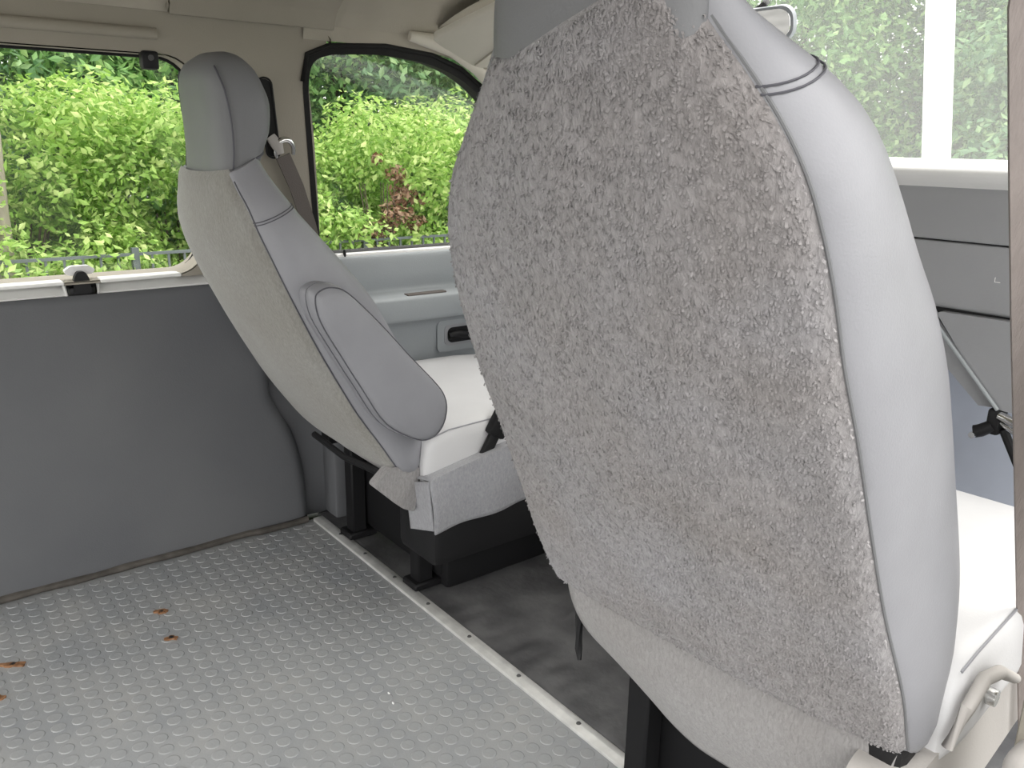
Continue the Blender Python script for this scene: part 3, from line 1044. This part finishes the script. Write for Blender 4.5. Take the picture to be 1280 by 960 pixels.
# passenger seat
pz = .408
P_LOC = (.566, .747, 0)
pas, PP, KP = make_seat('passenger_seat', 'large near bucket seat with worn grey carpeted back', P_LOC, math.radians(5), pz, 28, 1.13, M_CARPET, True, NEAR)
sh = [(-.03, pz - .03), (.02, pz - .02), (.16, pz - .02), (.34, pz - .01), (.50, pz - .01), (.50, pz - .12), (.05, pz - .17), (-.05, pz - .13)]
obj('side_shield', loft_bm([[Vector((x, y, z)) for y, z in round_poly(sh, .02, 4)] for x in (.19, .245, .252)]), M_PLASTIC, pas)
obj('recline_housing', box_bm((.19, .0, pz - .04), (.236, .14, pz + .03), .012, 2), M_BLACK, pas)
lp = [(.27, .07, pz + .065), (.27, .10, pz + .075), (.272, .15, pz + .06), (.272, .185, pz + .035)]
obj('recline_lever', tube_bm([(.262, .04, pz + .0), (.27, .055, pz + .045), (.272, .085, pz + .066), (.274, .13, pz + .055), (.276, .19, pz + .02)], [.006, .007, .0075, .0075, .006], 10), M_PLASTIC, pas)
obj('anchor_bolt', tube_bm([(.258, .15, pz + .01), (.272, .15, pz + .01)], .010, 10), M_CHROME, pas)
# black tie strap hanging at the inner corner of the skirt
obj('tie_strap', tube_bm([(-.262, .05, pz - .055), (-.268, .06, pz - .10), (-.262, .055, pz - .15), (-.255, .05, pz - .165)], [.004, .006, .006, .003], 6), M_BLACK, pas)

# ------------------------------------------------------------------ belts, buckle, console
def ribbon(pts, wid, wdir, th=.0016):
    """webbing strip following pts, width along wdir"""
    L0, bm = [], bmesh.new()
    loops = []
    for i, p in enumerate(pts):
        p = Vector(p)
        d = (Vector(pts[min(i + 1, len(pts) - 1)]) - Vector(pts[max(i - 1, 0)])).normalized()
        w = Vector(wdir[i] if isinstance(wdir[0], (list, tuple)) else wdir)
        w = (w - d * w.dot(d)).normalized()
        n = d.cross(w)
        loops.append([p + w * wid / 2 + n * th, p + w * wid / 2 - n * th, p - w * wid / 2 - n * th, p - w * wid / 2 + n * th])
    return loft_bm(loops, bm=bm)

b1 = thing('seat_belt', 'dark seat belt hanging from a chrome ring on the pillar behind the far seat', 'seat belt', (-.845, .83, .975))
def bobj(root, name, bm, m, smooth=True):
    return inframe(obj(name, bm, m, root, smooth), root)
ringp = []
for j in range(25):
    an = PI * (1.25 - 1.35 * j / 24)
    ringp.append((-.822 + .006 * math.sin(an), .829 + .022 * math.cos(an), .973 + .026 * math.sin(an)))
bobj(b1, 'belt_ring', tube_bm(ringp, [.004 + .0035 * math.sin(PI * j / 24) for j in range(25)], 10), M_CHROME)
bobj(b1, 'ring_anchor', tube_bm([(-.83, .800, 1.005), (-.822, .812, .985), (-.82, .818, .966)], [.012, .014, .009], 10), M_PLASTIC)
bobj(b1, 'webbing', ribbon([(-.822, .824, .962), (-.823, .838, .93), (-.826, .856, .89), (-.832, .885, .80), (-.84, .93, .62), (-.85, .96, .45)], .036, (0, 1, .5)), M_BELT_D)

b2 = thing('seat_belt', 'taupe seat belt strap hanging beside the nearer seat at the right edge', 'seat belt', (.80, .85, .1))
path = [(.835, .69, 1.29), (.815, .744, 1.11), (.815, .790, 1.0), (.815, .856, .85), (.815, .925, .70), (.815, 1.015, .50), (.815, 1.104, .30), (.815, 1.147, .204)]
bobj(b2, 'webbing', ribbon(path, .048, (.616, .788, 0)), M_BELT)
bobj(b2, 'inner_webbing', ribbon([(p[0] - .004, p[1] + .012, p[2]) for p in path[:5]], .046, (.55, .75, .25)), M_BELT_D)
bobj(b2, 'belt_ring', tube_bm([(.85, .70, 1.275), (.845, .72, 1.265), (.842, .76, 1.275)], .007, 8), M_CHROME)

bk = thing('belt_buckle', 'black seat belt buckle sticking up beside the far seat cushion', 'buckle', (-.285, 1.02, .33))
def kk(name, bm, m, rot=.55):
    o = obj(name, bm, m, bk)
    o.data.transform(Matrix.Translation((0, 0, 0)) @ Matrix.Rotation(-rot, 4, 'X'))
    return o
kk('buckle_body', box_bm((-.012, -.024, .055), (.012, .024, .135), .007, 2), M_BLACK)
kk('buckle_stalk', box_bm((-.006, -.014, -.04), (.006, .014, .06), .004, 2), M_BLACK)
kk('release_button', box_bm((-.007, -.016, .133), (.007, .016, .138), .003, 2), M_BLACKM)

cb_ = thing('storage_box', 'black floor box between the seats with a grey cloth flap', 'storage box', (-.36, 1.1, 0))
bx = box_bm((-.43, .885, .105), (-.275, 1.42, .27), .015, 2)
bobj(cb_, 'box_body', bx, M_BLACK)
bobj(cb_, 'box_foot', box_bm((-.42, .96, .0), (-.34, 1.38, .11), .01, 2), M_BLACKM)
def flap(s, t):
    y = .868 + .40 * s
    ztop = .318 + .065 * s ** .8
    zbot = .196 + .022 * s
    if t < .30:
        q = t / .30
        return Vector((-.36 + (.095) * q, y + .004, ztop - .03 * (1 - q) + .008 * math.sin(PI * q)))
    q = (t - .30) / .70
    return Vector((-.264 + .006 * math.sin(PI * q) + .006 * math.sin(14 * s + 2) * q, y - .004 * q + .014 * q * (1 - s), ztop + (zbot - ztop) * q))
fl = bobj(cb_, 'cloth_flap', grid_bm(flap, 40, 24), M_FLAP)
solidify(fl, .004, -1)
rear_fl = bobj(cb_, 'cloth_end', grid_bm(lambda s, t: Vector((-.36 + .095 * s, +.869 + .012 * t, (.288 + .03 * s) - .115 * t)), 10, 10), M_FLAP)
solidify(rear_fl, .004, -1)
bobj(cb_, 'lid', box_bm((-.42, .87, .265), (-.285, 1.40, .295), .01, 2), M_BLACK)

# window hardware
lt = thing('window_latch', 'black flip-out window latch with white cap in the ledge notch', 'latch', (-.905, .376, .66))
bobj(lt, 'latch_base', box_bm((-.915, .350, .657), (-.892, .402, .682), .004, 2), M_BLACK)
lev = [Vector((y, z)) for y, z in round_poly([(.359, .668), (.394, .668), (.392, .70), (.385, .716), (.369, .717), (.361, .702)], .006, 4)]
bobj(lt, 'latch_lever', loft_bm([[Vector((x, p.x, p.y)) for p in lev] for x in (-.903, -.886)]), M_BLACK)
cap = [Vector((y, z)) for y, z in round_poly([(.346, .718), (.352, .707), (.402, .708), (.409, .718), (.396, .727), (.360, .727)], .004, 3)]
bobj(lt, 'latch_cap', loft_bm([[Vector((x, p.x, p.y)) for p in cap] for x in (-.918, -.902)]), M_WHITE)
bobj(lt, 'hinge_pin', tube_bm([(-.895, .353, .69), (-.895, .400, .69)], .004, 8), M_BLACKM)
lh = thing('window_catch', 'small black catch block at the top of the rear side window', 'catch', (-.835, .545, 1.145))
bobj(lh, 'hinge_block', box_bm((-.842, .527, 1.135), (-.815, .562, 1.172), .006, 2), M_BLACK)
bobj(lh, 'hinge_screw', tube_bm([(-.8155, .545, 1.158), (-.813, .545, 1.158)], .006, 10), M_SCREW)

# ------------------------------------------------------------------ outdoors
GZ = -0.75
gb = obj('ground', grid_bm(lambda s, t: Vector((-40 + 80 * s, -30 + 70 * t, GZ + (.25 * max(0, (-5.6 - (-40 + 80 * s)) / 20)))), 41, 36), M_GROUND)
tag(gb, kind='structure')
bank = obj('grass_strip', grid_bm(lambda s, t: Vector((-14 + 9.2 * s, -8 + 32 * t, GZ + .02 + .25 * (1 - s))), 12, 12), M_GRASS)
tag(bank, kind='structure')
bank2 = obj('grass_verge', grid_bm(lambda s, t: Vector((-9 + 24 * s, 8.2 + 10 * t, GZ + .02 + .3 * t)), 12, 12), M_GRASS)
tag(bank2, kind='structure')


def leaf_cloud(name, blobs, n, size, seed, m, flat=.35):
    rnd = random.Random(seed)
    V, Fc = [], []
    tot = sum(b[3] * b[3] for b in blobs)
    for b in blobs:
        cx, cy, cz, r_ = b[:4]
        k = max(1, int(n * r_ * r_ / tot))
        for _ in range(k):
            # mostly near the surface of each clump
            z = rnd.uniform(-1, 1)
            an = rnd.uniform(0, 2 * PI)
            rr = r_ * (rnd.random() ** .35)
            q = math.sqrt(1 - z * z)
            d = Vector((q * math.cos(an), q * math.sin(an), z))
            p = Vector((cx, cy, cz)) + Vector((d.x * rr, d.y * rr, d.z * rr * .85))
            nrm = (d * .6 + Vector((rnd.gauss(0, .5), rnd.gauss(0, .5), .5 + rnd.gauss(0, .5)))).normalized()
            t1 = nrm.cross(Vector((rnd.gauss(0, 1), rnd.gauss(0, 1), rnd.gauss(0, 1)))).normalized()
            t2 = nrm.cross(t1)
            s_ = size * rnd.uniform(.6, 1.3)
            i = len(V)
            V += [p - t1 * s_, p + t2 * s_ * .5 - nrm * s_ * .12, p + t1 * s_, p - t2 * s_ * .5 - nrm * s_ * .12]
            Fc.append((i, i + 1, i + 2, i + 3))
    me = bpy.data.meshes.new(name)
    me.from_pydata(V, [], Fc)
    me.materials.append(m)
    return me


def blobs_for(rx, ry, z0, z1, n, rmin, rmax, seed):
    rnd = random.Random(seed)
    return [(rnd.uniform(-rx, rx), rnd.uniform(-ry, ry), rnd.uniform(z0, z1), rnd.uniform(rmin, rmax)) for _ in range(n)]


def stems(h, n, spread, seed, r=.02):
    rnd = random.Random(seed)
    bm = bmesh.new()
    for _ in range(n):
        a = rnd.uniform(0, 2 * PI)
        d = spread * rnd.uniform(.2, 1)
        tube_bm([(0.05 * math.cos(a), .05 * math.sin(a), 0), (d * .5 * math.cos(a), d * .5 * math.sin(a), h * .5), (d * math.cos(a), d * math.sin(a), h)], [r, r * .7, r * .3], 6, bm)
    return bm


SH = [leaf_cloud('shrub_leaves', blobs_for(.9, .9, .35, 1.9, 60, .16, .42, 11 + i), 20000, .034, 21 + i, mm) for i, mm in enumerate((M_LEAF_L, M_LEAF_L, M_LEAF_M))]
TR = [leaf_cloud('tree_leaves', blobs_for(1.7, 1.7, .6, 5.2, 95, .35, .8, 31 + i), 32000, .055, 41 + i, mm) for i, mm in enumerate((M_LEAF_M, M_LEAF_D, M_LEAF_D))]
me_stem = None


def plant(kind, label, me_f, x, y, s, rot, group, cat, trunk_r=.05, h=1.2, nst=5, bark=None):
    t = thing(kind, label, cat, (x, y, GZ), rot, group)
    o = bpy.data.objects.new('foliage', me_f)
    link(o, t)
    o.scale = (s, s, s)
    st = obj('trunk' if nst == 1 else 'stems', stems(h, nst, .55, int(x * 7 + y * 13) & 255, trunk_r), bark or M_BARKD, t)
    return t


shr = [(-6.4, -.6, 1.0, 0), (-6.3, .9, 1.05, 1), (-6.6, 2.2, 1.02, 0), (-6.3, 3.3, .95, 1), (-6.5, 4.5, 1.05, 0), (-6.4, 5.7, 1.0, 2), (-6.6, 7.0, 1.05, 1), (-6.5, -2.0, 1.0, 1)]
words = ['yellow-green shrub seen through the rear part of the side window', 'bright green shrub seen through the middle of the rear side window',
         'bright green shrub behind the far headrest', 'light green shrub at the rear edge of the driver door window', 'bright green shrub in the middle of the driver door window',
         'mid green shrub at the front of the driver door window', 'green shrub beyond the fence hidden behind the nearer seat', 'green shrub beyond the fence past the left edge of view']
for i, (x, y, s, kx) in enumerate(shr):
    plant('leafy_shrub', words[i], SH[kx], x, y, s, i * 1.3, 'shrubs behind the iron fence', 'shrub', .025, 1.1, 5)
tre = [(-9.0, -2.2, 1.0, 0), (-9.2, .4, 1.05, 1), (-9.0, 2.9, 1.0, 0), (-9.3, 5.2, 1.05, 2), (-9.0, 7.6, 1.0, 1), (-8.6, 10.2, 1.05, 0), (-11.8, -1, 1.2, 1), (-11.8, 2.5, 1.2, 2), (-11.8, 6, 1.2, 1), (-11.6, 9.6, 1.2, 2)]
tre_words = ['tall leafy tree of the wood past the left edge of the rear side window', 'tall dark tree behind the pale trunk in the rear side window',
             'tall mid green tree behind the shrub at the front of the rear side window', 'tall dark tree filling the top of the driver door window',
             'tall dark tree at the front end of the driver door window', 'tall mid green tree of the wood hidden behind the nearer seat',
             'big dark tree far back in the wood at the left', 'big dark tree far back in the wood behind the far headrest',
             'big dark tree far back in the wood behind the driver door window', 'big dark tree far back in the wood towards the windshield']
for i, (x, y, s, kx) in enumerate(tre):
    plant('woodland_tree', tre_words[i], TR[kx], x, y, s, i * .9, 'trees of the wood beyond the fence', 'tree', .09, 3.5, 3)
fr = [(-6.6, 10.6, 1.0, 0), (-4.4, 11.2, 1.05, 0), (-2.4, 11.0, 1.0, 1), (-.6, 11.4, 1.05, 0), (-5.4, 13.6, 1.2, 2), (-2.8, 13.8, 1.25, 1), (0, 14, 1.2, 2)]
fr_words = ['pale green tree left of the rear-view mirror ahead of the windshield', 'pale green tree standing just behind the white post',
            'deeper green tree right of the white post ahead of the windshield', 'pale green tree ahead hidden behind the taupe belt',
            'big dark tree far ahead left of the white post', 'big dark tree far ahead right of the white post', 'big dark tree far ahead past the right edge']
for i, (x, y, s, kx) in enumerate(fr):
    plant('woodland_tree', fr_words[i], TR[kx], x, y, s, i * 1.7 + .4, 'trees ahead of the windshield', 'tree', .09, 3.5, 3)
# pale leaning trunk at the left edge
tk = obj('bare_trunk', tube_bm([(-5.75, .72, GZ - .02), (-5.8, .80, .0), (-5.85, .82, .5), (-5.9, .86, 1.0), (-5.9, .80, 1.8), (-5.9, .8, 2.6)], [.09, .085, .075, .06, .05, .03], 12), M_BARK)
tag(tk, 'pale bare tree trunk at the left edge of the rear side window', 'tree trunk')
# dead brown bush
db = thing('dead_bush', 'brown dried-out bush in front of the green shrubs', 'bush', (-5.5, 3.72, GZ))
o = bpy.data.objects.new('foliage', leaf_cloud('dead_leaves', [(0, -.05, 1.0, .14), (.1, .05, 1.15, .15), (.1, .12, 1.32, .13), (.1, .06, 1.48, .09), (.1, -.22, .92, .12), (.1, .25, 1.05, .10), (.1, .3, 1.25, .08), (.1, -.12, 1.6, .06)], 1100, .03, 77, M_LEAF_B))
link(o, db)
obj('stems', stems(1.4, 7, .25, 5, .012), M_BARKD, db)

# iron fence
fe = thing('iron_fence', 'low dark iron fence with upright pickets in front of the shrubs', 'fence', (-5.3, 3, GZ))
for zz in (.93, .80, .12):
    inframe(obj('rail', box_bm((-5.315, -4, GZ + zz), (-5.285, 12, GZ + zz + .02)), M_FENCE, fe, False), fe)
pk = box_bm((-.008, -.008, 0), (.008, .008, .93))
pkm = bpy.data.meshes.new('picket')
pk.to_mesh(pkm)
pk.free()
pkm.materials.append(M_FENCE)
y = -3.95
i = 0
while y < 8:
    o = bpy.data.objects.new('picket', pkm)
    link(o, fe)
    o.location = (0, y - 3, 0.0)
    if i % 16 == 0:
        o.scale = (3, 3, 1.06)
    y += .115
    i += 1

# white post ahead of the windshield
pt = thing('white_post', 'tall white post standing outside ahead of the windshield', 'post', (-1.66, 6.0, GZ))
inframe(obj('shaft', loft_bm([[Vector((cx + a * .072, 6.0 + b * .072, z)) for a, b in rrect(-1, 1, -1, 1, .15, 2)] for cx, z in ((-1.62, GZ), (-1.84, .94), (-1.97, 1.97), (-2.12, 3.2))]), M_WHITEPOST, pt), pt)
inframe(obj('base_plate', box_bm((-1.80, 5.86, GZ), (-1.48, 6.14, GZ + .05), .01, 2), M_WHITEPOST, pt), pt)
